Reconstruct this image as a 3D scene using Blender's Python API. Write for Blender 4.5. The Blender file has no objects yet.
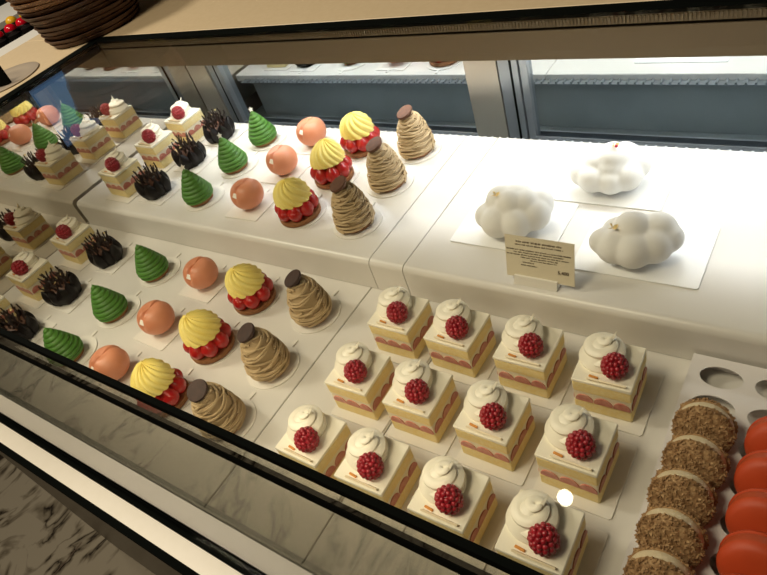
import bpy, math, random
from math import sin, cos, pi, radians
from mathutils import Vector, Matrix
random.seed(7)
SC = bpy.context.scene
COL = SC.collection

# ------------------------------------------------------------------ materials
def mat(name, col, rough=.5, metal=0., noise=0., nscale=40., col2=None, bump=0., bscale=200., coat=0., sss=0., spec=.5, sheen=0):
    m = bpy.data.materials.new(name); m.use_nodes = True
    nt = m.node_tree; b = nt.nodes['Principled BSDF']
    b.inputs['Base Color'].default_value = (*col, 1)
    b.inputs['Roughness'].default_value = rough
    b.inputs['Metallic'].default_value = metal
    b.inputs['Specular IOR Level'].default_value = spec
    b.inputs['Coat Weight'].default_value = coat
    if sss:
        b.inputs['Subsurface Weight'].default_value = sss
        b.inputs['Subsurface Radius'].default_value = (1, .6, .4)
        b.inputs['Subsurface Scale'].default_value = .004
    tc = nt.nodes.new('ShaderNodeTexCoord')
    if col2 is not None:
        n = nt.nodes.new('ShaderNodeTexNoise'); n.inputs['Scale'].default_value = nscale; n.inputs['Detail'].default_value = 6
        nt.links.new(tc.outputs['Object'], n.inputs['Vector'])
        r = nt.nodes.new('ShaderNodeValToRGB')
        r.color_ramp.elements[0].position = .35; r.color_ramp.elements[1].position = .65
        r.color_ramp.elements[0].color = (*col, 1); r.color_ramp.elements[1].color = (*col2, 1)
        nt.links.new(n.outputs['Fac'], r.inputs['Fac']); nt.links.new(r.outputs['Color'], b.inputs['Base Color'])
    if bump:
        n2 = nt.nodes.new('ShaderNodeTexNoise'); n2.inputs['Scale'].default_value = bscale; n2.inputs['Detail'].default_value = 4
        nt.links.new(tc.outputs['Object'], n2.inputs['Vector'])
        bp = nt.nodes.new('ShaderNodeBump'); bp.inputs['Strength'].default_value = bump; bp.inputs['Distance'].default_value = .001
        nt.links.new(n2.outputs['Fac'], bp.inputs['Height']); nt.links.new(bp.outputs['Normal'], b.inputs['Normal'])
    return m

M = {}
M['shelf'] = mat('white_laminate', (.68, .655, .61), .32, col2=(.74, .715, .67), nscale=9, bump=.05, bscale=60)
M['board'] = mat('white_card', (.80, .77, .71), .5)
M['board2'] = mat('white_card_gloss', (.86, .86, .85), .3)
M['sponge'] = mat('sponge', (.88, .70, .30), .75, col2=(.92, .78, .42), nscale=300, bump=.5, bscale=900)
M['cream'] = mat('cream', (.88, .82, .64), .45, sss=.1)
M['icing'] = mat('icing', (.96, .91, .76), .38)
M['slice'] = mat('strawberry_slice', (.48, .14, .10), .35, col2=(.62, .28, .20), nscale=160)
M['rasp'] = mat('raspberry', (.30, .008, .018), .28, col2=(.42, .015, .03), nscale=120, spec=.6)
M['chocbar'] = mat('pale_wafer', (.80, .68, .46), .4)
M['nut'] = mat('orange_chip', (.70, .30, .06), .5)
M['goldleaf'] = mat('gold_leaf', (.95, .75, .35), .3, metal=.4)
M['whitechip'] = mat('white_chip', (.93, .9, .82), .4)
M['coal'] = mat('black_chocolate', (.008, .006, .006), .42, spec=.25)
M['stick'] = mat('dark_chocolate', (.016, .009, .008), .5, col2=(.035, .015, .010), nscale=60)
M['ganache'] = mat('caramel', (.10, .04, .018), .5)
M['tree'] = mat('green_cream', (.057, .180, .018), .5, col2=(.085, .25, .03), nscale=50, bump=.3, bscale=500)
M['peach'] = mat('peach_glaze', (.66, .25, .13), .4, col2=(.72, .31, .18), nscale=30)
M['biscuit'] = mat('biscuit', (.22, .09, .03), .8, col2=(.33, .145, .055), nscale=250, bump=.7, bscale=500)
M['yellow'] = mat('yellow_cream', (.92, .76, .20), .42, col2=(.93, .81, .28), nscale=20)
M['chestnut'] = mat('chestnut_cream', (.47, .345, .185), .6, col2=(.57, .43, .25), nscale=80, bump=.3, bscale=600)
M['cocoa'] = mat('cocoa_biscuit', (.035, .016, .011), .7, col2=(.055, .025, .017), nscale=150)
M['brownmac'] = mat('brown_biscuit', (.10, .04, .02), .7, col2=(.14, .06, .03), nscale=150)
M['cloud'] = mat('white_velvet', (.83, .82, .79), .65, bump=.25, bscale=900)
M['redpet'] = mat('red_petal', (.5, .02, .05), .5)
M['orange'] = mat('orange_shell', (.54, .062, .014), .55, col2=(.60, .075, .018), nscale=30, bump=.1, bscale=500)
M['nutshell'] = mat('nut_crumb', (.27, .145, .06), .75, col2=(.46, .29, .14), nscale=250, bump=.6, bscale=600)
M['macbase'] = mat('beige_shell', (.50, .32, .17), .6)
M['macfill'] = mat('macaron_cream', (.72, .60, .40), .5)
M['redfill'] = mat('orange_cream', (.48, .075, .022), .5)
M['tray'] = mat('white_plastic', (.80, .77, .77), .25)
M['black'] = mat('black_seal', (.003, .004, .0035), .9, spec=.04)
M['darkmetal'] = mat('dark_metal', (.05, .05, .055), .25, metal=.9)
M['slate'] = mat('slate_panel', (.30, .33, .335), .3, col2=(.35, .38, .385), nscale=12)
M['steel'] = mat('brushed_steel', (.62, .57, .48), .33, metal=.85)
M['greysteel'] = mat('grey_steel', (.40, .43, .46), .3, metal=.8)
M['fascia'] = mat('bronze_fascia', (.27, .21, .14), .4, metal=.35, bump=.05, bscale=300)
M['rail'] = mat('ribbed_rail', (.30, .24, .16), .4, metal=.5)
M['counter'] = mat('tan_laminate', (.68, .55, .36), .45, col2=(.71, .58, .39), nscale=120)
M['white'] = mat('white_paint', (.85, .84, .80), .35)
M['sill'] = mat('cream_metal', (.92, .88, .77), .4, col2=(.94, .90, .80), nscale=60)
M['plinth'] = mat('brown_plinth', (.11, .085, .055), .35)
M['wicker'] = mat('bark_wood', (.055, .024, .010), .6, col2=(.10, .045, .02), nscale=45, bump=.5, bscale=120)
M['wickerlit'] = mat('bark_lit', (.15, .065, .025), .5, col2=(.25, .12, .05), nscale=60)  # lighter copy of the bark, orange rim highlights put into its colour
M['ringshadow'] = mat('ring_shadow_grey', (.42, .36, .29), .4)  # grey of the ring shadow, put into the disc colour
M['paper'] = mat('ivory_card', (.76, .69, .52), .6)
M['ink'] = mat('brown_ink', (.07, .04, .02), .6)
M['acrylic'] = mat('milky_acrylic', (.80, .77, .70), .15)
M['cherry'] = mat('cherry_glaze', (.60, .004, .02), .15)
M['lemon'] = mat('lemon_glaze', (.85, .48, .02), .3)
M['wall'] = mat('brown_wall', (.16, .12, .085), .7)
M['ceil'] = mat('dark_ceiling', (.12, .10, .08), .8)

def mirror_mat(name, col, rough=.0):
    m = bpy.data.materials.new(name); m.use_nodes = True
    b = m.node_tree.nodes['Principled BSDF']
    b.inputs['Base Color'].default_value = (*col, 1); b.inputs['Metallic'].default_value = 1; b.inputs['Roughness'].default_value = rough
    return m
M['sidemirror'] = mirror_mat('side_mirror', (.70, .66, .59), .01)
M['rearmirror'] = mirror_mat('rear_mirror', (.66, .71, .74), .02)

def glass_mat(name, tint, ior=1.5):
    m = bpy.data.materials.new(name); m.use_nodes = True
    nt = m.node_tree; nt.nodes.clear()
    o = nt.nodes.new('ShaderNodeOutputMaterial'); mx = nt.nodes.new('ShaderNodeMixShader')
    t = nt.nodes.new('ShaderNodeBsdfTransparent'); g = nt.nodes.new('ShaderNodeBsdfGlossy'); f = nt.nodes.new('ShaderNodeLayerWeight')
    t.inputs['Color'].default_value = (*tint, 1); g.inputs['Roughness'].default_value = .0
    p = nt.nodes.new('ShaderNodeMath'); p.operation = 'POWER'; p.inputs[1].default_value = 5
    q = nt.nodes.new('ShaderNodeMath'); q.operation = 'MULTIPLY_ADD'; q.inputs[1].default_value = .96; q.inputs[2].default_value = .04
    nt.links.new(f.outputs['Facing'], p.inputs[0]); nt.links.new(p.outputs[0], q.inputs[0])
    nt.links.new(q.outputs[0], mx.inputs['Fac']); nt.links.new(t.outputs[0], mx.inputs[1]); nt.links.new(g.outputs[0], mx.inputs[2])
    nt.links.new(mx.outputs[0], o.inputs['Surface'])
    return m
M['glass'] = glass_mat('clear_glass', (.97, .98, .97))
M['frontglass'] = glass_mat('front_pane_glass', (.78, .78, .73))

def strawberry_mat():
    m = mat('strawberry_skin', (.38, .010, .014), .25, spec=.6); nt = m.node_tree; b = nt.nodes['Principled BSDF']
    tc = nt.nodes.new('ShaderNodeTexCoord'); v = nt.nodes.new('ShaderNodeTexVoronoi'); v.inputs['Scale'].default_value = 420
    r = nt.nodes.new('ShaderNodeValToRGB'); r.color_ramp.elements[0].position = .10; r.color_ramp.elements[1].position = .18
    r.color_ramp.elements[0].color = (.55, .2, .06, 1); r.color_ramp.elements[1].color = (.42, .012, .013, 1)
    nt.links.new(tc.outputs['Object'], v.inputs['Vector']); nt.links.new(v.outputs['Distance'], r.inputs['Fac']); nt.links.new(r.outputs['Color'], b.inputs['Base Color'])
    return m
M['berry'] = strawberry_mat()

def marble_mat():
    m = mat('marble_floor', (.6, .55, .48), .18); nt = m.node_tree; b = nt.nodes['Principled BSDF']
    tc = nt.nodes.new('ShaderNodeTexCoord')
    mp = nt.nodes.new('ShaderNodeMapping'); mp.inputs['Rotation'].default_value = (0, 0, -.55); mp.inputs['Scale'].default_value = (1.7, 1.0, 1)
    nt.links.new(tc.outputs['Object'], mp.inputs['Vector'])
    n = nt.nodes.new('ShaderNodeTexNoise'); n.inputs['Scale'].default_value = 4.0; n.inputs['Detail'].default_value = 9; n.inputs['Distortion'].default_value = 1.5
    nt.links.new(mp.outputs['Vector'], n.inputs['Vector'])
    sub = nt.nodes.new('ShaderNodeMath'); sub.operation = 'SUBTRACT'; sub.inputs[1].default_value = .5
    ab = nt.nodes.new('ShaderNodeMath'); ab.operation = 'ABSOLUTE'
    nt.links.new(n.outputs['Fac'], sub.inputs[0]); nt.links.new(sub.outputs[0], ab.inputs[0])
    r = nt.nodes.new('ShaderNodeValToRGB'); e = r.color_ramp.elements
    e[0].position = .0; e[0].color = (.012, .009, .007, 1); e[1].position = .095; e[1].color = (.27, .24, .185, 1)
    x = e.new(.028); x.color = (.13, .11, .08, 1)
    n3 = nt.nodes.new('ShaderNodeTexNoise'); n3.inputs['Scale'].default_value = 7.0; n3.inputs['Detail'].default_value = 3
    nt.links.new(tc.outputs['Object'], n3.inputs['Vector'])
    mr = nt.nodes.new('ShaderNodeMapRange'); mr.inputs['From Min'].default_value = .42; mr.inputs['From Max'].default_value = .62; mr.inputs['To Min'].default_value = 0; mr.inputs['To Max'].default_value = .12
    nt.links.new(n3.outputs['Fac'], mr.inputs['Value'])
    ad = nt.nodes.new('ShaderNodeMath'); ad.operation = 'ADD'; nt.links.new(ab.outputs[0], ad.inputs[0]); nt.links.new(mr.outputs['Result'], ad.inputs[1])
    nt.links.new(ad.outputs[0], r.inputs['Fac']); nt.links.new(r.outputs['Color'], b.inputs['Base Color'])
    return m
M['marble'] = marble_mat()

def emis(name, col, s):
    m = bpy.data.materials.new(name); m.use_nodes = True; b = m.node_tree.nodes['Principled BSDF']
    b.inputs['Base Color'].default_value = (*col, 1)
    b.inputs['Emission Color'].default_value = (*col, 1); b.inputs['Emission Strength'].default_value = s
    return m
M['bulb'] = emis('lamp_bulb', (1, .86, .62), 40)
M['screen'] = emis('blue_screen', (.16, .36, .70), .45)

# ------------------------------------------------------------------ mesh helpers
class MB:
    def __init__(s): s.v = []; s.f = []
    def add(s, v, f, T=None):
        n = len(s.v)
        s.v += [tuple(T @ Vector(p)) if T is not None else tuple(p) for p in v]
        s.f += [tuple(n + i for i in q) for q in f]; return s
    def box(s, a, b, bev=0., T=None):
        x0, y0, z0 = a; x1, y1, z1 = b
        if not bev:
            v = [(x, y, z) for z in (z0, z1) for y in (y0, y1) for x in (x0, x1)]
            f = [(0, 2, 3, 1), (4, 5, 7, 6), (0, 1, 5, 4), (2, 6, 7, 3), (0, 4, 6, 2), (1, 3, 7, 5)]
            return s.add(v, f, T)
        B = bev; v = []; f = []; idx = {}
        for X, sx in ((x0, 1), (x1, -1)):
            for Y, sy in ((y0, 1), (y1, -1)):
                for Z, sz in ((z0, 1), (z1, -1)):
                    k = (X > x0, Y > y0, Z > z0)
                    idx[k] = (len(v), len(v)+1, len(v)+2)
                    v += [(X, Y+sy*B, Z+sz*B), (X+sx*B, Y, Z+sz*B), (X+sx*B, Y+sy*B, Z)]
        T0, F0 = True, False
        for i in (F0, T0):
            f.append(tuple(idx[(i, a_, b_)][0] for a_, b_ in ((F0, F0), (T0, F0), (T0, T0), (F0, T0))))
            f.append(tuple(idx[(a_, i, b_)][1] for a_, b_ in ((F0, F0), (T0, F0), (T0, T0), (F0, T0))))
            f.append(tuple(idx[(a_, b_, i)][2] for a_, b_ in ((F0, F0), (T0, F0), (T0, T0), (F0, T0))))
        for a_ in (F0, T0):
            for b_ in (F0, T0):
                f.append((idx[(a_, b_, F0)][0], idx[(a_, b_, T0)][0], idx[(a_, b_, T0)][1], idx[(a_, b_, F0)][1]))
                f.append((idx[(a_, F0, b_)][0], idx[(a_, T0, b_)][0], idx[(a_, T0, b_)][2], idx[(a_, F0, b_)][2]))
                f.append((idx[(F0, a_, b_)][1], idx[(T0, a_, b_)][1], idx[(T0, a_, b_)][2], idx[(F0, a_, b_)][2]))
        for k in idx: f.append(idx[k])
        return s.add(v, f, T)
    def grid(s, fn, nu, nv, closeu=True, capb=True, capt=True, T=None):
        """fn(u,v) u angular 0..1, v 0..1"""
        v = []; f = []
        cu = nu if closeu else nu+1
        for j in range(nv+1):
            for i in range(cu): v.append(fn(i/nu, j/nv))
        for j in range(nv):
            for i in range(nu):
                a = j*cu+i; b = j*cu+(i+1) % cu
                f.append((a, b, b+cu, a+cu))
        if closeu and capb: f.append(tuple(range(cu-1, -1, -1)))
        if closeu and capt: f.append(tuple(range(nv*cu, nv*cu+cu)))
        return s.add(v, f, T)
    def lathe(s, prof, n=32, T=None, c=(0, 0)):
        return s.grid(lambda u, v: (c[0]+prof[round(v*(len(prof)-1))][0]*cos(2*pi*u), c[1]+prof[round(v*(len(prof)-1))][0]*sin(2*pi*u), prof[round(v*(len(prof)-1))][1]), n, len(prof)-1, T=T)
    def ell(s, c, r, nu=16, nv=10, T=None):
        if isinstance(r, (int, float)): r = (r, r, r)
        def fn(u, v):
            a = -pi/2+pi*(.02+.96*v); return (c[0]+r[0]*cos(a)*cos(2*pi*u), c[1]+r[1]*cos(a)*sin(2*pi*u), c[2]+r[2]*sin(a))
        return s.grid(fn, nu, nv, T=T)
    def tube(s, pts, rad, n=6, T=None):
        pts = [Vector(p) for p in pts]; v = []; f = []
        for i, p in enumerate(pts):
            t = (pts[min(i+1, len(pts)-1)]-pts[max(i-1, 0)]).normalized()
            a = t.cross(Vector((0, 0, 1)))
            if a.length < 1e-3: a = t.cross(Vector((1, 0, 0)))
            a.normalize(); b = t.cross(a); r = rad(i/(len(pts)-1)) if callable(rad) else rad
            for k in range(n): v.append(p+a*r*cos(2*pi*k/n)+b*r*sin(2*pi*k/n))
        for i in range(len(pts)-1):
            for k in range(n): f.append((i*n+k, i*n+(k+1) % n, (i+1)*n+(k+1) % n, (i+1)*n+k))
        f.append(tuple(range(n-1, -1, -1))); f.append(tuple((len(pts)-1)*n+k for k in range(n)))
        return s.add(v, f, T)
    def prism(s, poly, z0, z1, T=None):
        n = len(poly); v = [(x, y, z0) for x, y in poly]+[(x, y, z1) for x, y in poly]
        f = [tuple(range(n-1, -1, -1)), tuple(range(n, 2*n))]+[(i, (i+1) % n, n+(i+1) % n, n+i) for i in range(n)]
        return s.add(v, f, T)
    def build(s, name, m, parent=None, smooth=True, loc=None, recalc=True):
        me = bpy.data.meshes.new(name); me.from_pydata([tuple(p) for p in s.v], [], s.f); me.validate()
        if recalc:
            import bmesh
            bm = bmesh.new(); bm.from_mesh(me); bmesh.ops.recalc_face_normals(bm, faces=bm.faces); bm.to_mesh(me); bm.free()
        if smooth:
            me.polygons.foreach_set('use_smooth', [True]*len(me.polygons))
            try: me.set_sharp_from_angle(angle=radians(40))
            except Exception: pass
        me.materials.append(m)
        o = bpy.data.objects.new(name, me); COL.objects.link(o)
        if parent is not None: o.parent = parent
        if loc: o.location = loc
        return o

def empty(name, loc=(0, 0, 0), rz=0):
    o = bpy.data.objects.new(name, None); COL.objects.link(o); o.location = loc; o.rotation_euler[2] = rz; o.empty_display_size = .02
    return o
def tag(o, label=None, cat=None, group=None, kind=None):
    if label: o['label'] = label
    if cat: o['category'] = cat
    if group: o['group'] = group
    if kind: o['kind'] = kind
    return o
def kids(o): return [c for c in bpy.data.objects if c.parent == o]
KC = {}
def copy_tree(o, parent=None):
    c = o.copy(); COL.objects.link(c)
    if parent is not None: c.parent = parent
    if o.name not in KC: KC[o.name] = [k.name for k in kids(o)]
    for k in KC[o.name]: copy_tree(bpy.data.objects[k], c)
    return c
def TR(x=0, y=0, z=0, rx=0, ry=0, rz=0): return Matrix.Translation((x, y, z)) @ Matrix.Rotation(rz, 4, 'Z') @ Matrix.Rotation(ry, 4, 'Y') @ Matrix.Rotation(rx, 4, 'X')

# ------------------------------------------------------------------ key dimensions (metres)
ZS = .0516      # top of raised shelf
YS, YB = .3475, .6438
ZT = .2631      # top glass
YT = .569
YM = .738      # rear mirrored doors
XR = 2.0
BT = .0015      # board thickness

# ------------------------------------------------------------------ room
def structure(name, mb, m, smooth=False):
    o = mb.build(name, m, smooth=smooth); o['kind'] = 'structure'; return o
structure('floor', MB().box((-4, -3, -.95), (4, 4, -.90)), M['marble'])
joints = MB()
for x in (-1.19, -.393, .404, 1.2): joints.box((x-.0015, -3, -.9), (x+.0015, -.08, -.8996))
for y in (-1.4,): joints.box((-4, y-.0015, -.9), (4, y+.0015, -.8996))
structure('trim_1', joints, M['ink'])
structure('ceiling', MB().box((-4, -3, 2.0), (4, 4, 2.05)), M['ceil'])
structure('wall_left', MB().box((-4.05, -3, -.9), (-4, 4, 2.0)), M['wall'])
structure('wall_right', MB().box((4, -3, -.9), (4.05, 4, 2.0)), M['wall'])
structure('wall_back', MB().box((-4, 4, -.9), (4, 4.05, 2.0)), M['wall'])
structure('wall_front', MB().box((-4, -3.05, -.9), (4, -3, 2.0)), M['wall'])

# ------------------------------------------------------------------ display case
case = empty('display_case', (1.0, .35, -.9))
tag(case, 'long pastry display case with flush glass top, black seals and mirrored rear doors', 'display case')
def part(name, mb, m, smooth=False, label=None, parent=case):
    if parent is case: mb.v = [(x-1.0, y-.35, z+.9) for x, y, z in mb.v]
    o = mb.build(name, m, parent=parent, smooth=smooth)
    if label: o['label'] = label
    return o
# lower deck carcass
part('cabinet_body', MB().box((-.02, .012, -.9), (XR, .36, -.0125)).box((-.02, .36, -.9), (XR, .80, -.06)), M['slate'])
# riser support under the raised shelves
part('shelf_support', MB().box((.03, .36, -.0598), (XR-.05, YB-.02, .0375)), M['slate'], label='dark panel closing the back of the raised shelf')
# glass panes
part('top_glass', MB().box((.005, .0010, ZT-.006), (XR, YT-.001, ZT)), M['glass'], label='horizontal clear glass top pane')
part('front_glass', MB().box((.004, -.003, -.196), (XR, -.0005, ZT-.0064)), M['frontglass'], label='upright clear front pane')
# seals
part('front_seal', MB().box((-.01, -.0036, ZT-.0060), (XR, .0008, ZT+.0006)), M['black'], label='black seal along the front edge of the top pane')
part('front_seal', MB().box((-.01, -.0034, .2210), (XR, .0004, .2325)), M['black'], label='lower black line across the front pane')
part('side_seal', MB().box((-.020, -.0066, ZT-.0045), (.0045, YT+.019, ZT+.0006)), M['black'], label='black seal on the left edge of the glass')
part('rear_seal', MB().box((.0046, YT-.0005, ZT-.0040), (XR, YT+.019, ZT+.0006)), M['black'], label='black seal between glass top and counter')
part('side_rail', MB().box((.0005, .004, ZT-.0175), (.006, YT-.004, ZT-.0062)), M['darkmetal'], label='narrow metal rail above the side mirror')
# side mirror
part('side_mirror', MB().box((-.010, .0, -.012), (0., YM, ZT-.0172)), M['sidemirror'], label='tinted mirror closing the left end')
# fascia behind glass
part('ribbed_rail', MB().box((.0005, YT+.002, ZT-.0143), (XR, YT+.006, ZT-.0045)), M['rail'])
ribs = MB()
x = .01
while x < XR-.01:
    ribs.box((x, YT+.0005, ZT-.013), (x+.0015, YT+.002, ZT-.006)); x += .004
part('rail_rib', ribs, M['rail'], label='fine ribs along the rail')
part('rail_groove', MB().box((.0005, YT+.004, ZT-.0178), (XR, YT+.007, ZT-.0144)), M['black'])
part('fascia', MB().box((.0005, YT+.002, .2105), (XR, YT+.008, ZT-.0179)), M['fascia'], label='bronze coloured light cover strip')
# rear doors
part('mirror_door', MB().box((.100, YM, -.005), (.6725, YM+.006, .255)), M['rearmirror'], label='left mirrored sliding door')
part('mirror_door', MB().box((.7765, YM, -.005), (XR, YM+.006, .255)), M['rearmirror'], label='right mirrored sliding door')
part('door_jamb', MB().box((.002, YM-.014, -.0595), (.062, YM, .255)), M['steel'], label='pale steel upright beside the side mirror')
part('door_stile', MB().box((.064, YM-.010, -.0595), (.084, YM+.003, .255)).box((.0865, YM-.012, -.0595), (.100, YM+.003, .255)), M['greysteel'])
part('door_jamb', MB().box((.673, YM-.012, -.0595), (.729, YM, .255)), M['steel'], label='pale steel upright between the doors')
part('door_stile', MB().box((.7305, YM-.010, -.0595), (.750, YM+.003, .255)).box((.7535, YM-.012, -.0595), (.763, YM+.003, .255)).box((.765, YM-.009, -.0595), (.7765, YM+.003, .255)), M['greysteel'])
part('door_gasket', MB().box((.7502, YM-.013, -.0595), (.7534, YM+.003, .255)), M['black'])
part('door_gasket', MB().box((.0842, YM-.013, -.0595), (.0863, YM+.003, .255)), M['black'])
part('door_track', MB().box((.101, .715, -.0595), (.672, .7435, -.012)).box((.777, .715, -.0595), (XR, .7435, -.012)).box((.101, .728, -.012), (.672, .731, .0)).box((.777, .728, -.012), (XR, .731, .0)), M['greysteel'])
grs = MB().box((.03, YB+.0005, .0395), (XR-.05, YB+.013, .0412))
x = .04
while x < XR-.06:
    grs.box((x, YB+.001, .041), (x+.003, YB+.0125, .0445)); x += .0125
part('vent_grille', grs, M['greysteel'], label='slotted steel air grille behind the raised shelf')
# outer front below the glass
zt0, zb0 = .0, -.150
def slant(xa, ya0, xb, yb0, z0, z1, ya1, yb1, dz=0): pass
X0, X1 = -.289, 2.0
def lin(x, xa, va, xb, vb): return va+(x-xa)*(vb-va)/(xb-xa)
part('inner_front', MB().box((.0, .0015, -.196), (XR, .0105, -.0128)), M['black'], label='black panel behind the base of the front pane')
part('base_sill', MB().box((X0, -.0375, -.200), (X1, -.0105, -.190)), M['sill'], label='bright cream metal sill in front of the pane')
part('sill_edge', MB().box((X0, -.0485, -.204), (X1, -.0377, -.190)), M['black'], label='black outer edge of the sill')
part('pane_channel', MB().box((X0, -.0104, -.204), (X1, .0012, -.1965)), M['black'])
part('plinth', MB().box((X0, -.040, -.9), (X1, .0005, -.2045)), M['plinth'])
scr = MB()
for x in (.32, .62, .92): scr.box((x, -.0385, -.1898), (x+.004, -.0365, -.1885)); scr.box((x, -.0062, -.19), (x+.004, -.0061, -.184))
# counter
part('countertop', MB().box((-.29, YT+.0195, ZT-.02), (XR, 1.6, ZT+.001), bev=.001).box((-.29, -.02, ZT-.02), (-.0205, YT+.0193, ZT+.001), bev=.001), M['counter'], label='tan laminate counter around the glass top')
part('counter_support', MB().box((-.28, .002, -.9), (-.03, 1.55, ZT-.021)).box((-.03, .81, -.9), (XR, 1.55, ZT-.021)), M['wall'])
part('end_panel', MB().box((XR, .0, -.9), (XR+.02, .8, ZT)), M['slate'])

# loose shelf panels
def lshelf(name, x0, x1, label):
    o = MB().box((x0+.0006, .001, -.012), (x1-.0006, .3595, 0), bev=.0008).build(name, M['shelf'], smooth=False)
    tag(o, label, 'shelf panel', 'white panels of the lower shelf'); return o
lshelf('shelf_panel', .001, .6925, 'wide lower white shelf panel at the left, under the trees and tarts')
lshelf('shelf_panel', .6925, .8345, 'narrow lower white shelf panel under the leftmost column of shortcakes')
lshelf('shelf_panel', .8345, XR-.002, 'lower white shelf panel under the right hand shortcakes and the macaron tray')
def riser(x0, x1, label):
    prof = []
    R = .009
    for k in range(7):
        a = pi/2+pi/2*k/6; prof.append((YS+.001+R+R*cos(a), ZS-R+R*sin(a)))
    prof += [(YS+.001, .0008), (YS+.012, .0008), (YS+.012, ZS-.0135), (YB, ZS-.0135), (YB, ZS-.001), (YB-.001, ZS)]
    n = len(prof); xa, xb = x0+.0006, x1-.0006
    v = [(xa, y, z) for y, z in prof]+[(xa+.0, y, z) for y, z in prof]+[(xb, y, z) for y, z in prof]
    v = [(xa, y, z) for y, z in prof]+[(xb, y, z) for y, z in prof]
    f = [(i, (i+1) % n, n+(i+1) % n, n+i) for i in range(n)]+[tuple(range(n)), tuple(range(2*n-1, n-1, -1))]
    o = MB().add(v, f).build('raised_shelf', M['shelf'], smooth=True)
    tag(o, label, 'shelf', 'white raised shelf sections')
riser(.007, .705, 'long raised white shelf section carrying the small pastries')
riser(.705, .758, 'narrow raised white shelf strip between the pastries and the white cloud cakes')
riser(.758, XR-.06, 'raised white shelf section under the three white cloud cakes')

# ------------------------------------------------------------------ boards
def round_board():
    mb = MB(); n = 48; r = .036
    poly = []
    for k in range(n+1):
        a = pi/2+.07+(2*pi-.14)*k/n; poly.append((r*cos(a), r*sin(a)))
    poly += [(.0025, r+.011), (-.0025, r+.011)]
    mb.prism(poly, 0, BT)
    mb.prism([(.033*cos(2*pi*k/n), .033*sin(2*pi*k/n)) for k in range(n)], BT, BT+.0001)
    return mb.build('round_cake_board', M['board'], smooth=False)
def square_board(w, d, name='square_cake_board', tab=True, m='board'):
    c = .002; x, y = w/2, d/2
    poly = [(-x+c, -y), (x-c, -y), (x, -y+c), (x, y-c), (x-c, y)]
    if tab: poly += [(.0025, y), (.0025, y+.009), (-.0025, y+.009), (-.0025, y)]
    poly += [(-x+c, y), (-x, y-c), (-x, -y+c)]
    mb = MB().prism(poly, 0, BT)
    return mb.build(name, M[m], smooth=False)
PR = {}
PR['round'] = round_board(); PR['sq'] = square_board(.07, .068); PR['rect'] = square_board(.072, .078, 'cake_board', tab=False)
USED = set()
def place(key, loc, rz, label, cat, group):
    o = PR[key]
    if key in USED: o = copy_tree(o)
    USED.add(key)
    o.location = loc; o.rotation_euler[2] = rz
    tag(o, label, cat, group); return o

# ------------------------------------------------------------------ pastries
S = .055
def raspberry_mesh(R=.0122, seed=1):
    mb = MB(); rnd = random.Random(seed)
    mb.ell((0, 0, 0), (R*.86, R*.86, R*.9), 14, 10)
    k = 0; rows = 7
    for j in range(rows):
        a = -1.15+2.5*j/(rows-1); a = min(a, 1.45)
        n = max(1, round(15*cos(a)))
        for i in range(n):
            t = 2*pi*(i+.5*(j % 2))/n+rnd.uniform(-.05, .05)
            c = (R*.84*cos(a)*cos(t), R*.84*cos(a)*sin(t), R*.92*sin(a))
            mb.ell(c, R*.225, 8, 6)
    return mb
def swirl_fn(R, H, turns, ridge, lean=(0, 0), phase=0, power=.8, ecc=1.):
    def fn(u, v):
        th = 2*pi*u
        s = (v*turns+u+phase) % 1.0
        rd = abs(sin(pi*s))**.55
        r = R*((1-v)**power)*(1-ridge)+R*ridge*rd*min(1, (1-v)*2.2)*min(1, .5+v*5)
        if v == 0: r *= .86
        return (r*cos(th)*ecc+lean[0]*v*v, r*sin(th)+lean[1]*v*v, H*v)
    return fn
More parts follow.
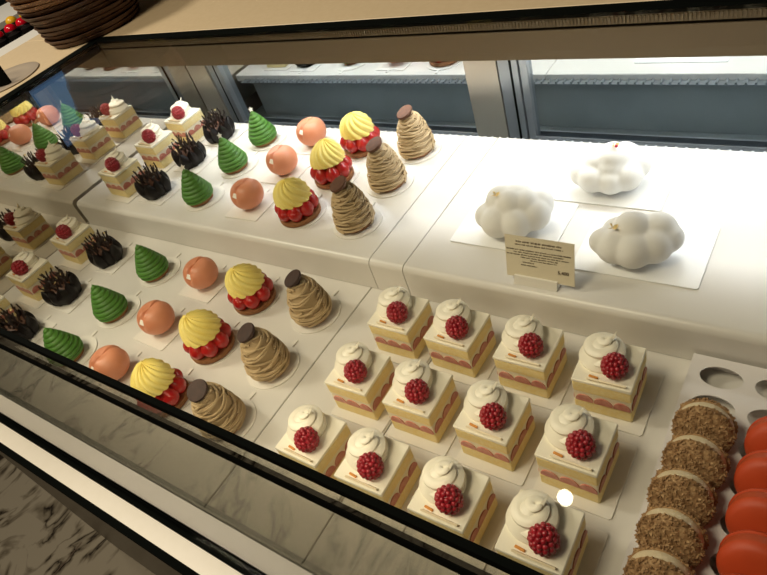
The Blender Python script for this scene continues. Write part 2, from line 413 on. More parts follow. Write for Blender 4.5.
def make_shortcake(name='strawberry_shortcake'):
    root = empty(name)
    h = S/2
    MB().box((-h, -h, .0002), (h, h, .016), bev=.0012).build('sponge_layer', M['sponge'], root)
    MB().box((-h+.0007, -h+.0007, .016), (h-.0007, h-.0007, .030)).build('cream_filling', M['cream'], root, smooth=False)
    MB().box((-h, -h, .030), (h, h, .0445), bev=.0012).build('sponge_layer', M['sponge'], root)
    MB().box((-h-.0003, -h-.0003, .0445), (h+.0003, h+.0003, .0485), bev=.0008).build('icing_slab', M['icing'], root)
    rnd = random.Random(3)
    for side in range(4):
        T = Matrix.Rotation(side*pi/2, 4, 'Z')
        for q, (cx, w) in enumerate(((-.017, .0085), (.001, .0090), (.0185, .0080))):
            poly = [(cx+w*cos(a), (.0180+.0085*max(0, sin(a))-(.0012 if sin(a) < 0 else 0))) for a in [2*pi*k/20 for k in range(20)]]
            v = [(x, -h-.0004, z) for x, z in poly]+[(x, -h+.002, z) for x, z in poly]; n = 20
            f = [tuple(range(n)), tuple(range(2*n-1, n-1, -1))]+[(i, (i+1) % n, n+(i+1) % n, n+i) for i in range(n)]
            MB().add(v, f, T).build('strawberry_slice', M['slice'], root, smooth=False)
    cr = MB(); NT = 70
    for (r0, zc, rt, ph, tn) in ((.0128, .0062, .0088, -.9, 1.15), (.0085, .0125, .0078, .4, 1.1)):
        pass
    pts = []; rad_ = []
    for i in range(NT+1):
        t = i/NT; a_ = -2.0+2*pi*2.25*t; rr = .0128*(1-t)**.75
        pts.append((rr*cos(a_)+.0055*t*t, rr*sin(a_)+.004*t*t, .0062+.0150*t))
    P0 = [Vector(p) for p in pts]; vv = []; ff = []; n_ = 14
    for i, p in enumerate(P0):
        t = i/NT; tg = (P0[min(i+1, NT)]-P0[max(i-1, 0)]).normalized()
        sd = tg.cross(Vector((0, 0, 1))).normalized(); up_ = sd.cross(tg)
        R_ = .0088*(1-.70*t)*min(1, .25+t*9)
        for k in range(n_):
            q = 2*pi*k/n_; f_ = 1+.22*cos(q-.6)**3
            vv.append(p+sd*R_*cos(q)*f_+up_*R_*.82*sin(q))
    for i in range(NT):
        for k in range(n_): ff.append((i*n_+k, i*n_+(k+1) % n_, (i+1)*n_+(k+1) % n_, (i+1)*n_+k))
    ff.append(tuple(range(n_-1, -1, -1))); ff.append(tuple(NT*n_+k for k in range(n_)))
    cr.add(vv, ff, TR(-.0065, .0055, .0484))
    cr.add([(.004, .002, .019), (.009, .003, .019), (.0065, .0075, .019), (.0115, .0095, .0285)], [(0, 2, 1), (0, 1, 3), (1, 2, 3), (2, 0, 3)], TR(-.0065, .0055, .0484))
    cr.lathe([(.0195, .0002), (.0200, .003), (.015, .010), (.009, .016), (.003, .020)], 28, T=TR(-.0065, .0055, .0484))
    cr.v = [((x+.0065)*1.08-.0080, (y-.0055)*1.08+.0058, .0484+(z-.0484)*1.08) for x, y, z in cr.v]
    cr.build('cream_swirl', M['icing'], root)
    raspberry_mesh().build('raspberry', M['rasp'], root, loc=(.0085, -.010, .0592))
    MB().box((-.017, -.0008, 0), (.019, .0008, .0045), T=TR(.0035, -.0235, .0484, rx=.5)).build('wafer_strip', M['chocbar'], root, smooth=False)
    MB().box((-.0045, -.0012, 0), (.0045, .0012, .0015), bev=.0004, T=TR(-.0085, -.0205, .0486, rz=-.12)).build('orange_chip', M['nut'], root)
    return root
def make_tree(name='green_tree_pastry', star=False):
    root = empty(name)
    MB().lathe([(.020, .0002), (.0215, .001), (.0225, .006), (.021, .008)], 32).build('biscuit_base', M['biscuit'], root)
    R, H, turns = .0308, .0575, 9
    def fn(u, v):
        th = 2*pi*u; s = (v*turns-u) % 1.0
        rb = R*(1-v)**.74*(1-.22*(1-min(1, v*5)))
        rd = (abs(sin(pi*s))**.7)*.0029*(1-.5*v)
        r = max(.0006, rb-.002+rd+.0004*sin(34*th))
        return (r*cos(th)-.001*v, r*sin(th), .006+H*v)
    MB().grid(fn, 68, 96).build('piped_cream', M['tree'], root)
    if star:
        pts = []
        for k in range(10):
            r = .0052 if k % 2 == 0 else .0022; a = pi/2+k*pi/5; pts.append((r*cos(a), r*sin(a)))
        MB().prism(pts, -.0005, .0005, T=TR(-.001, 0, .0655, rx=1.2, rz=.7)).build('white_star', M['whitechip'], root, smooth=False)
    return root
def make_peach(name='peach_pastry'):
    root = empty(name)
    def fn(u, v):
        th = 2*pi*u; a = -pi/2+pi*(.16+.83*v)
        g = math.exp(-((th-1.5*pi)/.16)**2)+.9*math.exp(-((th-.5*pi)/.16)**2)
        up = max(0, sin(a)+.35)
        r = .0262*(max(0, cos(a))**.82)*(1-.13*g*min(1, up*1.2))
        z = .0232+.0228*sin(a)*(1-.0)-.0035*math.exp(-(cos(a)/.35)**2)*(1 if sin(a) > 0 else 0)
        x = r*cos(th); 
        z -= .0034*g*(1 if sin(a) > .2 else max(0, (sin(a)+.2)/.4))
        return (x, r*sin(th), max(z, .0004))
    MB().grid(fn, 72, 32).build('glazed_body', M['peach'], root)
    MB().box((-.0042, -.0008, -.003), (.0042, .0008, .004), bev=.0004, T=TR(.0005, -.0215, .0335, rx=-.75, ry=.3)).build('white_chip', M['whitechip'], root)
    return root
def make_tart(name='strawberry_tart'):
    root = empty(name)
    MB().lathe([(.0285, .0002), (.0298, .0015), (.0302, .006), (.0295, .0078), (.020, .0078)], 40).build('biscuit_base', M['biscuit'], root)
    for k in range(8):
        a = 2*pi*k/8+.2
        def fn(u, v):
            t = v; r = .0108*(sin(pi*min(1, t*.92+.06))**.75)*(1-.25*t)*1.12
            return (r*cos(2*pi*u), r*sin(2*pi*u), .0275*t)
        T = TR(.0232*cos(a), .0232*sin(a), .0068) @ Matrix.Rotation(a, 4, 'Z') @ Matrix.Rotation(-.16, 4, 'Y')
        MB().grid(fn, 16, 12, T=T).build('strawberry', M['berry'], root)
    def fn(u, v):
        th = 2*pi*u
        R = .0250*((1-v**2.1)**.60) if v < 1 else .0008
        R = max(R, .0009)
        r = R*(1+.13*abs(cos(7*th+7.5*v**.8+1.3*sin(th)))-.07)*(.86 if v < .04 else 1)
        return (r*cos(th)-.005*v*v, r*sin(th)+.003*v*v, .0300+.0325*v+.0022*abs(cos(7*th+7.5*v**.8+1.3*sin(th)))*min(1, v*3)+.0025*cos(th)*(1-v))
    MB().grid(fn, 120, 40).build('yellow_cream', M['yellow'], root)
    return root
def make_montblanc(name='chestnut_mont_blanc', cap='cocoa', seed=2):
    root = empty(name); rnd = random.Random(seed)
    MB().lathe([(.020, .0002), (.0225, .001), (.023, .006), (.021, .008)], 32).build('biscuit_base', M['biscuit'], root)
    def rad(z):
        t = max(0, min(1, (z-.006)/.060)); return .0213*((1-t**1.7)**.62)+.0062
    H0, H1 = .0065, .063
    mb = MB()
    mb.grid(lambda u, v: ((rad(H0+(H1-H0)*v)-.0022)*cos(2*pi*u), (rad(H0+(H1-H0)*v)-.0022)*sin(2*pi*u), H0+(H1-H0)*v), 28, 18)
    for k in range(70):
        zc = H0+.0015+(H1-H0-.002)*(k/69.)**1.0; a0 = rnd.uniform(0, 2*pi); span = rnd.uniform(1.2, 2.8); tilt = rnd.uniform(-.006, .016)
        pts = []
        n = 16
        off = rnd.uniform(-.0009, .0018)
        for i in range(n+1):
            t = i/n; a = a0+span*t; z = zc+tilt*(t-.5)+.0016*sin(5*t+k)
            z = max(.004, min(H1+.001, z)); r = rad(z)-.0006+off
            pts.append((r*cos(a), r*sin(a), z))
        mb.tube(pts, .00145, 6)
    mb.build('piped_chestnut_cream', M['chestnut'], root)
    d = MB(); T = TR(-.002, -.002, .0665, rx=.30, ry=-.22)
    d.lathe([(.004, -.0055), (.0085, -.003), (.0128, .0015), (.0135, .0035), (.0128, .0052), (.008, .0058)], 32, T=T)
    d.build('chocolate_cap', M[cap], root)
    return root
def make_coal(name='black_chocolate_cup', seed=5):
    root = empty(name); rnd = random.Random(seed)
    np_ = 9
    for k in range(np_):
        a = 2*pi*k/np_
        def fn(u, v):
            # petal: u across, v up
            aw = .46*(1-.30*abs(v-.5)*1.2)
            th = a+(u-.5)*2*aw
            r = (.016+.0115*sin(pi*min(1, .18+v*.62)))+.0012*cos((u-.5)*2*2.2)+.0024*(k % 2)+.0012*cos((u-.5)*2*4.5)
            top = .029+.004*cos((u-.5)*pi)-.013*abs(u-.5)
            return (r*cos(th), r*sin(th), .0004+top*v)
        mb = MB(); mb.grid(fn, 6, 8, closeu=False)
        g = [Vector(p) for p in mb.v]; n0 = len(g)
        inner = [(p.x*.93, p.y*.93, p.z+.0001) for p in g]
        mb.v += [tuple(p) for p in inner]; f2 = [tuple(n0+i for i in reversed(q)) for q in mb.f]; mb.f += f2
        cu = 7; rows = 9
        loop = [i for i in range(cu)]+[r*cu+cu-1 for r in range(1, rows)]+[(rows-1)*cu+i for i in range(cu-2, -1, -1)]+[r*cu for r in range(rows-2, 0, -1)]
        for i in range(len(loop)):
            p, q = loop[i], loop[(i+1) % len(loop)]; mb.f.append((p, q, n0+q, n0+p))
        mb.build('chocolate_petal', M['coal'], root)
    MB().lathe([(.013, .0006), (.020, .012), (.0205, .025), (.012, .028)], 24).build('caramel_filling', M['ganache'], root)
    for k in range(26):
        rr = .020*math.sqrt((k+.5)/26); a = k*2.4+rnd.uniform(-.2, .2)
        x, y = rr*cos(a), rr*sin(a); L = rnd.uniform(.017, .031)*(1.1-.3*rr/.02); dx, dy = x*rnd.uniform(.1, .45), y*rnd.uniform(.1, .45)
        pts = [(x+dx*t+.0014*sin(6*t+k), y+dy*t+.0014*cos(5*t+k), .026+L*t) for t in (0, .25, .5, .75, 1)]
        MB().tube(pts, lambda t: .0019*(1-.35*t), 5).build('chocolate_stick', M['stick'], root)
    for k in range(3):
        a = [3.9, 5.0, 5.9][k]; rr = [.012, .017, .018][k]
        MB().box((-.0018, -.0003, -.0012), (.0018, .0003, .0014), T=TR(rr*cos(a), rr*sin(a), [.052, .042, .047][k], rx=.5, rz=k)).build('gold_flake', M['goldleaf'], root, smooth=False)
    return root

PR['cake'] = make_shortcake(); PR['tree'] = make_tree(star=False); PR['startree'] = make_tree(star=True)
PR['peach'] = make_peach(); PR['tart'] = make_tart(); PR['mb'] = make_montblanc(); PR['coal'] = make_coal()
PR['mbup'] = make_montblanc(cap='brownmac', seed=9)

ROW = {0: 'back', 1: 'middle', 2: 'front'}
XC = dict(cake=.1135, coal=.195, tree=.316, peach=.426, tart=.541, mb=.643)
UY = [.590, .505, .412]
LX = dict(cake=.0865, coal=.165, tree=.303, peach=.413, tart=.530, mb=.641)
LY = [.279, .184, .094]
NM = dict(cake=('strawberry shortcake in the leftmost column', 'cake', 'left hand column of shortcakes'),
          coal=('black chocolate cup full of chocolate sticks', 'pastry', 'black chocolate cups'),
          tree=('green cream fir tree pastry', 'pastry', 'green tree pastries'),
          peach=('smooth pink peach shaped pastry with a white chip', 'pastry', 'peach pastries'),
          tart=('strawberry tart under a swirl of yellow cream', 'tart', 'strawberry tarts'),
          mb=('chestnut cream mont blanc with a brown biscuit cap', 'pastry', 'mont blanc pastries'))
for lev in ('upper', 'lower'):
    XS, YSs, z = (XC, UY, ZS) if lev == 'upper' else (LX, LY, 0.)
    shelf = 'raised shelf' if lev == 'upper' else 'lower shelf'
    for k in XS:
        for r in range(3):
            x = XS[k]+random.uniform(-.001, .001); y = YSs[r]+random.uniform(-.001, .001)
            rz = random.uniform(-.15, .15)
            key = k; bz = z+.0002
            what, cat, grp = NM[k]
            end = ', %s row of the %s' % (ROW[r], shelf)
            if k == 'cake':
                y = (YSs[r]+.0) if lev == 'lower' else [.5856, .5039, .4128][r]
                place('rect', (x+.004, y-.002, bz), 0, 'white card under the leftmost column shortcake'+end, 'cake board', 'white cards of the left shortcakes')
                rz = random.uniform(-.03, .03)
            elif k in ('coal', 'peach'):
                place('sq', (x+.006, y+.004, bz), random.uniform(-.03, .03), 'square white card under the %s%s' % ('black chocolate cup' if k == 'coal' else 'peach pastry', end), 'cake board', 'square tabbed white cards')
            else:
                place('round', (x+.001, y+.004, bz), random.uniform(-.12, .12), 'round white tabbed card under the %s%s' % ({'tree': 'green tree pastry', 'tart': 'strawberry tart', 'mb': 'mont blanc'}[k], end), 'cake board', 'round tabbed white cards')
            if k == 'tree' and lev == 'upper': key = 'startree'; what = 'green cream fir tree with a white star'
            if k == 'mb' and lev == 'upper': key = 'mbup'
            if k == 'coal': rz = random.uniform(0, 6)
            if k == 'tart': rz = random.uniform(0, 6)
            if k == 'mb' and lev == 'lower' and r == 2: rz = .9
            zo = bz+BT+(.0001 if k in ('tree', 'tart', 'mb') else 0)+.0001
            if k == 'peach': x += .0075; y += .004
            if k == 'tree': y -= .002
            if k == 'tart' and lev == 'lower': x += .003
            if k == 'mb': x += .002; y += .001
            o = place(key, (x, y, zo), rz, what+end, cat, grp)
            if k == 'tart': o.scale = (1.07, 1.07, 1.03)
# the twelve (eleven in view) shortcakes on the right
CXs = [.8196, .8975, .9812, 1.0634]; RYs = [.2553, .1654, .0757]
ORD = ['leftmost', 'second from left', 'third from left', 'rightmost']
for r in range(3):
    for c in range(4):
        cx = CXs[c]-S/2+(.002 if (r, c) == (2, 3) else 0); cy = RYs[r]+S/2
        place('rect', (cx+.004, cy+.001, .0002), 0, 'white card under the %s shortcake, %s row of the large group' % (ORD[c], ROW[r]), 'cake board', 'white cards of the large shortcake group')
        place('cake', (cx, cy, .0002+BT+.0001), random.uniform(-.03, .03), 'strawberry shortcake, %s in the %s row of the large group' % (ORD[c], ROW[r]), 'cake', 'large group of strawberry shortcakes')

# ------------------------------------------------------------------ cloud cakes
def cloud(loc, rz, lobes, bl, label, petal, deco):
    root = empty('cloud_cake', loc, rz)
    mb = MB()
    for (x, y, z, r) in lobes: mb.ell((x, y, z), (r, r, r*.95), 24, 16)
    o = mb.build('white_body', M['cloud'], root)
    md = o.modifiers.new('r', 'REMESH'); md.mode = 'VOXEL'; md.voxel_size = .0016; md.use_smooth_shade = True
    s = o.modifiers.new('s', 'SMOOTH'); s.iterations = 16; s.factor = .6
    x, y, z = deco
    fl = MB()
    for k in range(4):
        a = k*1.7; fl.add([(0, 0, 0), (.005*cos(a), .005*sin(a), .002), (.006*cos(a+.5), .006*sin(a+.5), .0035), (.002*cos(a+1), .002*sin(a+1), .003)], [(0, 1, 2, 3)], TR(x, y, z))
        fl.add([(0, 0, -.0004), (.005*cos(a), .005*sin(a), .0016), (.006*cos(a+.5), .006*sin(a+.5), .0031), (.002*cos(a+1), .002*sin(a+1), .0026)], [(3, 2, 1, 0)], TR(x, y, z))
    fl.build('gold_petal', M['goldleaf'], root, smooth=False)
    if petal: MB().ell((x+.002, y-.003, z+.002), .0018, 10, 8).build('red_bead', M['redpet'], root)
    tag(root, label, 'cake', 'white cloud shaped cakes')
    b = square_board(.132, .10, 'large_cake_board', tab=False, m='board2'); b.location = bl
    return b
L1 = [(-.032, .002, .020, .017), (-.018, -.012, .021, .021), (-.014, .012, .034, .020), (.004, -.016, .022, .021), (.004, .012, .030, .023), (.024, -.006, .024, .021), (.028, .010, .026, .020), (-.002, -.002, .038, .018), (.014, .0, .034, .019)]
L2 = [(-.030, .000, .022, .017), (-.018, -.012, .022, .019), (-.016, .010, .032, .019), (.002, -.018, .020, .018), (.006, .000, .038, .022), (.020, -.014, .022, .019), (.030, .004, .026, .020), (.018, .014, .030, .020), (-.004, .012, .030, .020), (.004, -.004, .028, .024), (-.012, .0, .034, .018)]
L3S = .89
L3 = [(-.036, .0, .026, .017), (-.022, -.008, .024, .023), (-.002, -.016, .024, .024), (-.002, .006, .036, .024), (.020, -.010, .024, .023), (.026, .008, .032, .023), (.036, .0, .026, .019), (-.018, .014, .028, .020)]
L3 = [tuple(q*L3S for q in l) for l in L3]
bz = ZS+.0002
b = cloud((.870, .450, bz+BT), .30, L1, (.862, .459, bz), 'white cloud shaped cake behind the price card, leftmost of the three', False, (-.018, .0, .051))
tag(b, 'square white board under the leftmost cloud cake, behind the price card', 'cake board', 'white boards of the cloud cakes')
b = cloud((.952, .551, bz+BT), .30, L2, (.956, .562, bz), 'white cloud shaped cake at the back with a gold flower and red bead', True, (.008, -.004, .0585))
tag(b, 'square white board under the rearmost cloud cake', 'cake board', 'white boards of the cloud cakes')
b = cloud((1.017, .432, bz+BT), .30, L3, (1.022, .447, bz), 'white cloud shaped cake nearest the front, at right of the price card', False, (-.021, -.004, .0435))
tag(b, 'square white board under the front right cloud cake', 'cake board', 'white boards of the cloud cakes')

# ------------------------------------------------------------------ price card
hold = MB()
hold.prism([(0, 0), (.011, 0), (.0085, .0105), (.0035, .0105)], 0, .050)
ho = empty('price_card', (.931, .364, ZS+.0002), 0)
tag(ho, 'small ivory price card in a white holder in front of the cloud cakes', 'price card')
T = Matrix(((0, 0, 1, -.025), (1, 0, 0, -.0055), (0, 1, 0, 0), (0, 0, 0, 1)))
h2 = MB(); h2.add(hold.v, hold.f, T); h2.build('card_holder', M['acrylic'], ho, smooth=False)
CT = TR(.0045, .0, .0075, rx=-.22)
card = MB().box((-.039, -.0004, 0), (.039, .0004, .052), T=CT); card.build('card', M['paper'], ho, smooth=False)
def glyph_line(mb, x0, x1, z, h, rnd, gap=.0):
    x = x0
    while x < x1:
        wl = rnd.randint(3, 9)
        for _ in range(wl):
            w = h*rnd.uniform(.45, .7)
            if x+w > x1: break
            st = h*.2
            mb.box((x, -.0006, z), (x+st, -.0004, z+h*rnd.choice((.75, 1, 1))), T=CT)
            q = rnd.random()
            if q < .6: mb.box((x+st, -.0006, z+h*rnd.choice((0, .4, .75))), (x+w-st*.4, -.0004, z+h*rnd.choice((0, .4, .75))+st), T=CT) if False else mb.box((x+st, -.0006, z+h*.35), (x+w-st*.4, -.0004, z+h*.35+st), T=CT)
            if q > .35: mb.box((x+w-st*1.2, -.0006, z), (x+w-st*.3, -.0004, z+h*.75), T=CT)
            x += w+h*.12
        x += h*.5
rnd = random.Random(4); g = MB()
for (x0, x1, z, h) in ((-.026, .026, .0445, .0024), (-.027, .027, .0410, .0019), (-.0375, .0375, .0345, .0018), (-.029, .028, .0315, .0018), (-.0375, .034, .0285, .0015), (-.021, .022, .0255, .0017), (-.010, .020, .0228, .0014), (-.019, -.005, .0196, .0016), (-.021, -.001, .0160, .0016)):
    glyph_line(g, x0, x1, z, h, rnd)
g.build('printed_text', M['ink'], ho, smooth=False)
fc = bpy.data.curves.new('price_text', 'FONT'); fc.body = '5,400'; fc.size = .0056; fc.extrude = .0001; fc.offset = .00012; fc.align_x = 'RIGHT'
fo = bpy.data.objects.new('price_tmp', fc); COL.objects.link(fo)
dg = bpy.context.evaluated_depsgraph_get(); me = bpy.data.meshes.new_from_object(fo.evaluated_get(dg)); bpy.data.objects.remove(fo)
me.materials.clear(); me.materials.append(M['ink']); me.name = 'price_text'
po = bpy.data.objects.new('price_text', me); COL.objects.link(po); po.parent = ho
po.matrix_local = CT @ TR(.033, -.0006, .0125, rx=pi/2)

# ------------------------------------------------------------------ macaron tray and macarons
TZ = .018
def tray():
    mb = MB(); x0, x1, y0, y1 = 1.0985, 1.300, -.0+.004, .3435
    holes = []
    cols = [1.1265, 1.173, 1.220, 1.267]; rys = [.322-.0352*k for k in range(9)]
    N = 24; a, b = .0185, .0125
    vz = []; faces = []
    V = []
    # build cell by cell
    xe = [x0]+[(cols[i]+cols[i+1])/2 for i in range(3)]+[x1]
    ye = [y1]+[(rys[i]+rys[i+1])/2 for i in range(8)]+[y0]
    for ci, cx in enumerate(cols):
        for ri, cy in enumerate(rys):
            xa, xb, ya, yb = xe[ci], xe[ci+1], ye[ri+1], ye[ri]
            el = [(cx+a*cos(2*pi*k/N+pi/4), cy+b*sin(2*pi*k/N+pi/4)) for k in range(N)]
            sq = []
            for k in range(N):
                # walk the rectangle from the upper right corner, counter-clockwise
                s_, t = divmod(k, N//4); t /= N/4
                c = [(xb, yb), (xa, yb), (xa, ya), (xb, ya), (xb, yb)]
                sq.append((c[s_][0]+(c[s_+1][0]-c[s_][0])*t, c[s_][1]+(c[s_+1][1]-c[s_][1])*t))
            n0 = len(V)
            V += [(x, y, TZ) for x, y in sq]+[(x, y, TZ) for x, y in el]+[(x, y, TZ-.0012) for x, y in el]+[(x, y, TZ-.0012) for x, y in sq]
            for k in range(N):
                q = (k+1) % N
                faces += [(n0+k, n0+q, n0+N+q, n0+N+k), (n0+N+k, n0+N+q, n0+2*N+q, n0+2*N+k), (n0+2*N+k, n0+2*N+q, n0+3*N+q, n0+3*N+k)]
    mb.add(V, faces)
    for (p, q) in (((x0-.0008, y0-.0008), (x0, y1+.0008)), ((x1, y0-.0008), (x1+.0008, y1+.0008)), ((x0, y0-.0008), (x1, y0)), ((x0, y1), (x1, y1+.0008))):
        mb.box((p[0], p[1], .0003), (q[0], q[1], TZ))
    o = mb.build('macaron_tray', M['tray'], smooth=False, recalc=False)
    tag(o, 'white plastic tray with oval holes holding the two rows of macarons', 'tray')
tray()
def mac_shell(R, t, m, name, root, ysgn, crumbs=False, seed=1):
    mb = MB()
    prof = [(R*.93, 0), (R, t*.12), (R*.99, t*.3), (R*.96, t*.42), (R*.93, t*.62), (R*.80, t*.86), (R*.55, t*.98), (R*.2, t*1.02)]
    T = TR(0, ysgn*.0040, 0, rx=(pi/2 if ysgn < 0 else -pi/2))
    mb.lathe(prof, 40, T=T)
    o = mb.build(name, m, root)
    if crumbs:
        c = MB(); rnd = random.Random(seed)
        for k in range(620):
            rr = R*math.sqrt(rnd.random())*1.0; a = rnd.uniform(0, 2*pi)
            if k % 3 == 0: rr = R*rnd.uniform(.93, 1.02); z = t*rnd.uniform(.05, .55)
            else: z = t*(1.03-.45*(rr/R)**4)
            r = rnd.uniform(.0010, .0019)
            sx = [(-r, -r*.6, -r*.5), (r, -r*.5, -r*.6), (0, r, -r*.5), (r*.2, 0, r*.9)]
            R3 = Matrix.Rotation(rnd.uniform(0, 6), 4, 'Z') @ Matrix.Rotation(rnd.uniform(0, 6), 4, 'X')
            c.add([R3 @ Vector(q) for q in sx], [(0, 2, 1), (0, 1, 3), (1, 2, 3), (2, 0, 3)], T @ TR(rr*cos(a), rr*sin(a), z))
        co = c.build('nut_crumbs', M['nutshell'], o, smooth=False); co['kind'] = 'stuff'
    return o
def make_mac(name, R, t, ms, mf, crumbs):
    root = empty(name)
    mac_shell(R, t, ms, 'shell', root, -1, crumbs, 1)
    MB().lathe([(R*.5, -.0042), (R*.96, -.0040), (R*.985, 0), (R*.96, .0040), (R*.5, .0042)], 36, T=TR(rx=pi/2)).build('filling', mf, root)
    mac_shell(R, t, ms, 'shell', root, 1, crumbs, 2)
    return root
PR['nutmac'] = make_mac('nut_macaron', .0238, .0080, M['nutshell'], M['macfill'], True)
PR['redmac'] = make_mac('orange_macaron', .0262, .0090, M['orange'], M['redfill'], False)
ordn = ['rearmost', 'second from the back', 'third from the back', 'fourth from the back', 'fifth from the back', 'sixth from the back', 'seventh from the back']
def pm(key, x, y, z, i, what, grp, tilt, rz):
    o = PR[key]
    if key in USED: o = copy_tree(o)
    USED.add(key)
    o.location = (x, y, z); o.rotation_euler = (tilt, 0, rz)
    tag(o, what+', %s in its row' % ordn[i], 'macaron', grp)
for i in range(6): pm('nutmac', 1.1265+[0, .001, -.001, 0, .001, 0][i], .252-.0355*i, .0335, i, 'brown macaron coated in chopped nuts', 'nut coated macarons', -.42, .04*(-1)**i)
for i in range(6): pm('redmac', 1.184+[0, -.001, 0, .001, 0, 0][i], .254-.0355*i, .0335, i, 'smooth orange red macaron', 'orange red macarons', -.42, .0)

# ------------------------------------------------------------------ things on the counter
def tray_stack():
    CZ = ZT+.0012
    c = (-.078, .632)
    n = 15
    for k in range(n):
        z0 = .002+k*.0085; r0 = .091+.0022*k; r1 = r0+.0045
        wob = .002*sin(k*2.1)
        def pf(u, v, r0=r0, r1=r1, z0=z0, k=k):
            P = [(r0*.4, .0), (r0*.985, .0), (r0, .0010), (r0+(r1-r0)*.5, .004), (r1, .0070), (r1+.0006, .0076), (r1-.001, .0082), (r0-.002, .005), (r0*.4, .002)]
            q = P[round(v*8)]
            rr = q[0]*(1+.012*sin(3*2*pi*u+k)+.008*sin(7*2*pi*u+2*k))
            return (rr*cos(2*pi*u), rr*sin(2*pi*u), q[1]+.0008*sin(2*2*pi*u+k))
        mb = MB().grid(pf, 64, 8)
        o = mb.build('bark_tray', M['wicker'] if k < 9 else M['wickerlit'], loc=(c[0]+wob, c[1]-wob, CZ+z0))
        tag(o, 'round brown bark tray, %s of the stack on the counter' % ('lowest' if k == 0 else 'topmost' if k == n-1 else ['second', 'third', 'fourth', 'fifth', 'sixth', 'seventh', 'eighth', 'ninth', 'tenth', 'eleventh', 'twelfth', 'thirteenth', 'fourteenth'][k-1]+' lowest'), 'tray', 'stacked brown bark trays')
tray_stack()
o = MB().box((-.025, -.003, 0), (.025, .003, .036), bev=.0006).build('card_stand', M['black'], loc=(-.076, .398, ZT+.0035))
o.rotation_euler[2] = .55
tag(o, 'small black upright block standing on the grey shadow disc by the left glass edge', 'card stand')
r1 = MB().lathe([(.040, .0), (.068, .0), (.070, .002), (.068, .0026), (.050, .0018), (.048, .0010), (.030, .0010), (.028, .0016), (.010, .0016)], 48).build('ring_shadow_disc', M['ringshadow'], loc=(-.103, .420, ZT+.0012))  # flat disc added in the shape of a concentric ring shadow
tag(r1, 'disc added as a grey ring shadow on the tan counter beside the brown trays', 'shadow disc')
# neighbouring case at the far left
nb = empty('neighbouring_case', (-.6, .55, -.9)); tag(nb, 'second pastry case with a white edge at the far left', 'display case')
def npart(name, mb, m, label=None):
    mb.v = [(x+.6, y-.55, z+.9) for x, y, z in mb.v]; o = mb.build(name, m, nb, smooth=False)
    if label: o['label'] = label
npart('white_edge', MB().box((-.375, .03, -.9), (-.2915, 1.6, ZT-.002), bev=.001), M['white'], 'bright white edge strip')
npart('dark_deck', MB().box((-1.25, .03, -.9), (-.376, 1.6, ZT-.03)), M['black'])
npart('white_divider', MB().box((-.95, .40, ZT-.029), (-.72, 1.58, ZT-.015)), M['white'])
def dome(loc, m, label, cat, grp, r=.017):
    t = empty('glazed_dome_pastry', loc); tag(t, label, cat, grp)
    MB().lathe([(r*.9, 0), (r*1.05, .003), (r*1.05, r*.75), (r*.95, r*.9)], 20).build('black_cup', M['coal'], t)
    MB().ell((0, 0, r*.95), (r*.98, r*.98, r*.85), 20, 12).build('dome', m, t)
for i, y in enumerate((.665, .702, .737, .772)):
    dome((-.572, y, ZT-.029), M['cherry'], 'cherry red dome in a black cup on the neighbouring case, %s' % ['nearest', 'second nearest', 'third nearest', 'farthest'][i], 'pastry', 'cherry red domes', .0155)
for i, y in enumerate((.755, .797)):
    dome((-.655, y, ZT-.029), M['lemon'], 'yellow dome in a black cup behind the red ones, %s' % ['nearer', 'farther'][i], 'pastry', 'yellow domes', .0155)
for i in range(5):
    t = MB().lathe([(.010, 0), (.0145, .002), (.015, .013), (.009, .015), (.004, .017)], 18).build('black_cup_pastry', M['coal'], loc=(-.515, .60+.038*i, ZT-.029))
    tag(t, 'small black cup pastry in the row before the red domes, %s' % ['nearest', 'second nearest', 'third nearest', 'fourth nearest', 'farthest'][i], 'pastry', 'small black cup pastries')
# ------------------------------------------------------------------ lamps
def lamp(x, y, i, label):
    t = empty('ceiling_lamp', (x, y, 2.0)); tag(t, label, 'lamp', 'ceiling lamps')
    MB().lathe([(.03, -.10), (.05, -.10), (.05, 0), (.03, 0)], 24).build('housing', M['black'], t)
    MB().ell((0, 0, -.115), .024, 16, 12).build('bulb', M['bulb'], t)
lamp(.67, .793, 0, 'round ceiling lamp reflected in the glass above the shortcakes')

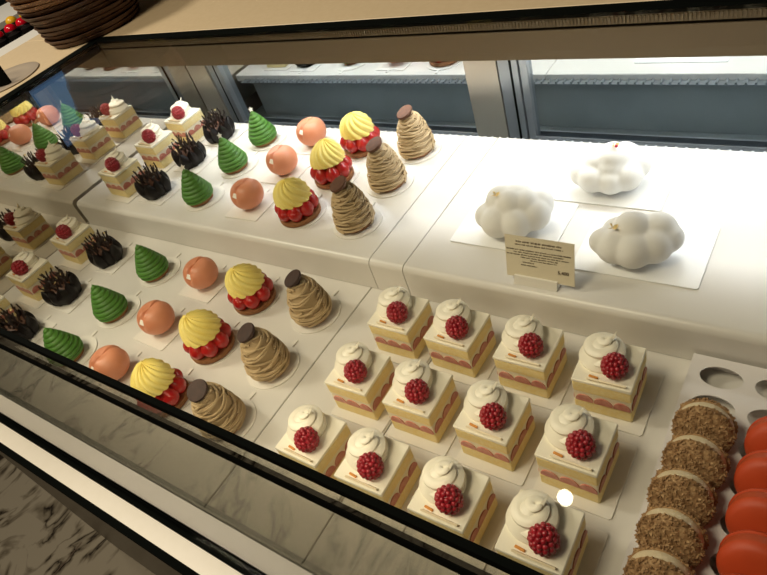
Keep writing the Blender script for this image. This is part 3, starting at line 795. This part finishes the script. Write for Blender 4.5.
def area(name, loc, rot, sx, sy, e, col, spread=pi):
    L = bpy.data.lights.new(name, 'AREA'); L.shape = 'RECTANGLE'; L.size = sx; L.size_y = sy; L.energy = e; L.color = col; L.spread = spread
    o = bpy.data.objects.new(name, L); COL.objects.link(o); o.location = loc; o.rotation_euler = rot; return o
area('rear_strip_light', (1.0, .612, .240), (radians(0), 0, 0), 1.9, .02, 4.7, (.96, .98, 1.0))
area('front_strip_light', (.62, .012, .212), (radians(30), 0, 0), .7, .008, .5, (1, .83, .58))
area('room_light', (.42, -.5, 1.9), (radians(15), radians(4), 0), .5, .5, 21, (1, .84, .60))
area('counter_light', (-.9, -.1, 1.8), (0, radians(-25), 0), .4, .4, 24, (1, .88, .70))

sc_ = empty('wall_screen', (-3.999, 2.32, 1.52)); tag(sc_, 'glowing blue screen on the far left wall, seen only as a reflection', 'screen')
MB().box((0, -.25, -.26), (.03, .25, .26), bev=.003).build('screen_frame', M['black'], sc_)
MB().box((.0302, -.235, -.245), (.032, .235, .245)).build('lit_panel', M['screen'], sc_, smooth=False)
w = bpy.data.worlds.new('world'); SC.world = w; w.use_nodes = True
w.node_tree.nodes['Background'].inputs['Color'].default_value = (1, .88, .72, 1)
w.node_tree.nodes['Background'].inputs['Strength'].default_value = .1

# ------------------------------------------------------------------ camera
cam = bpy.data.cameras.new('camera'); co = bpy.data.objects.new('camera', cam); COL.objects.link(co)
yaw, pitch, roll = .8082, -.7031, -.3745
fwd = Vector((-sin(yaw)*cos(pitch), cos(yaw)*cos(pitch), sin(pitch))); rt = Vector((cos(yaw), sin(yaw), 0)); up = rt.cross(fwd)
r2 = rt*cos(roll)+up*sin(roll); u2 = -rt*sin(roll)+up*cos(roll)
co.matrix_world = Matrix(((r2.x, u2.x, -fwd.x, 1.1796), (r2.y, u2.y, -fwd.y, -.095), (r2.z, u2.z, -fwd.z, .5508), (0, 0, 0, 1)))
cam.sensor_width = 36; cam.lens = 630.5*36/767; cam.clip_start = .01
SC.camera = co
SC.view_settings.view_transform = 'Standard'; SC.view_settings.look = 'None'; SC.view_settings.exposure = 0; SC.view_settings.gamma = 1
SC.view_settings.use_curve_mapping = False
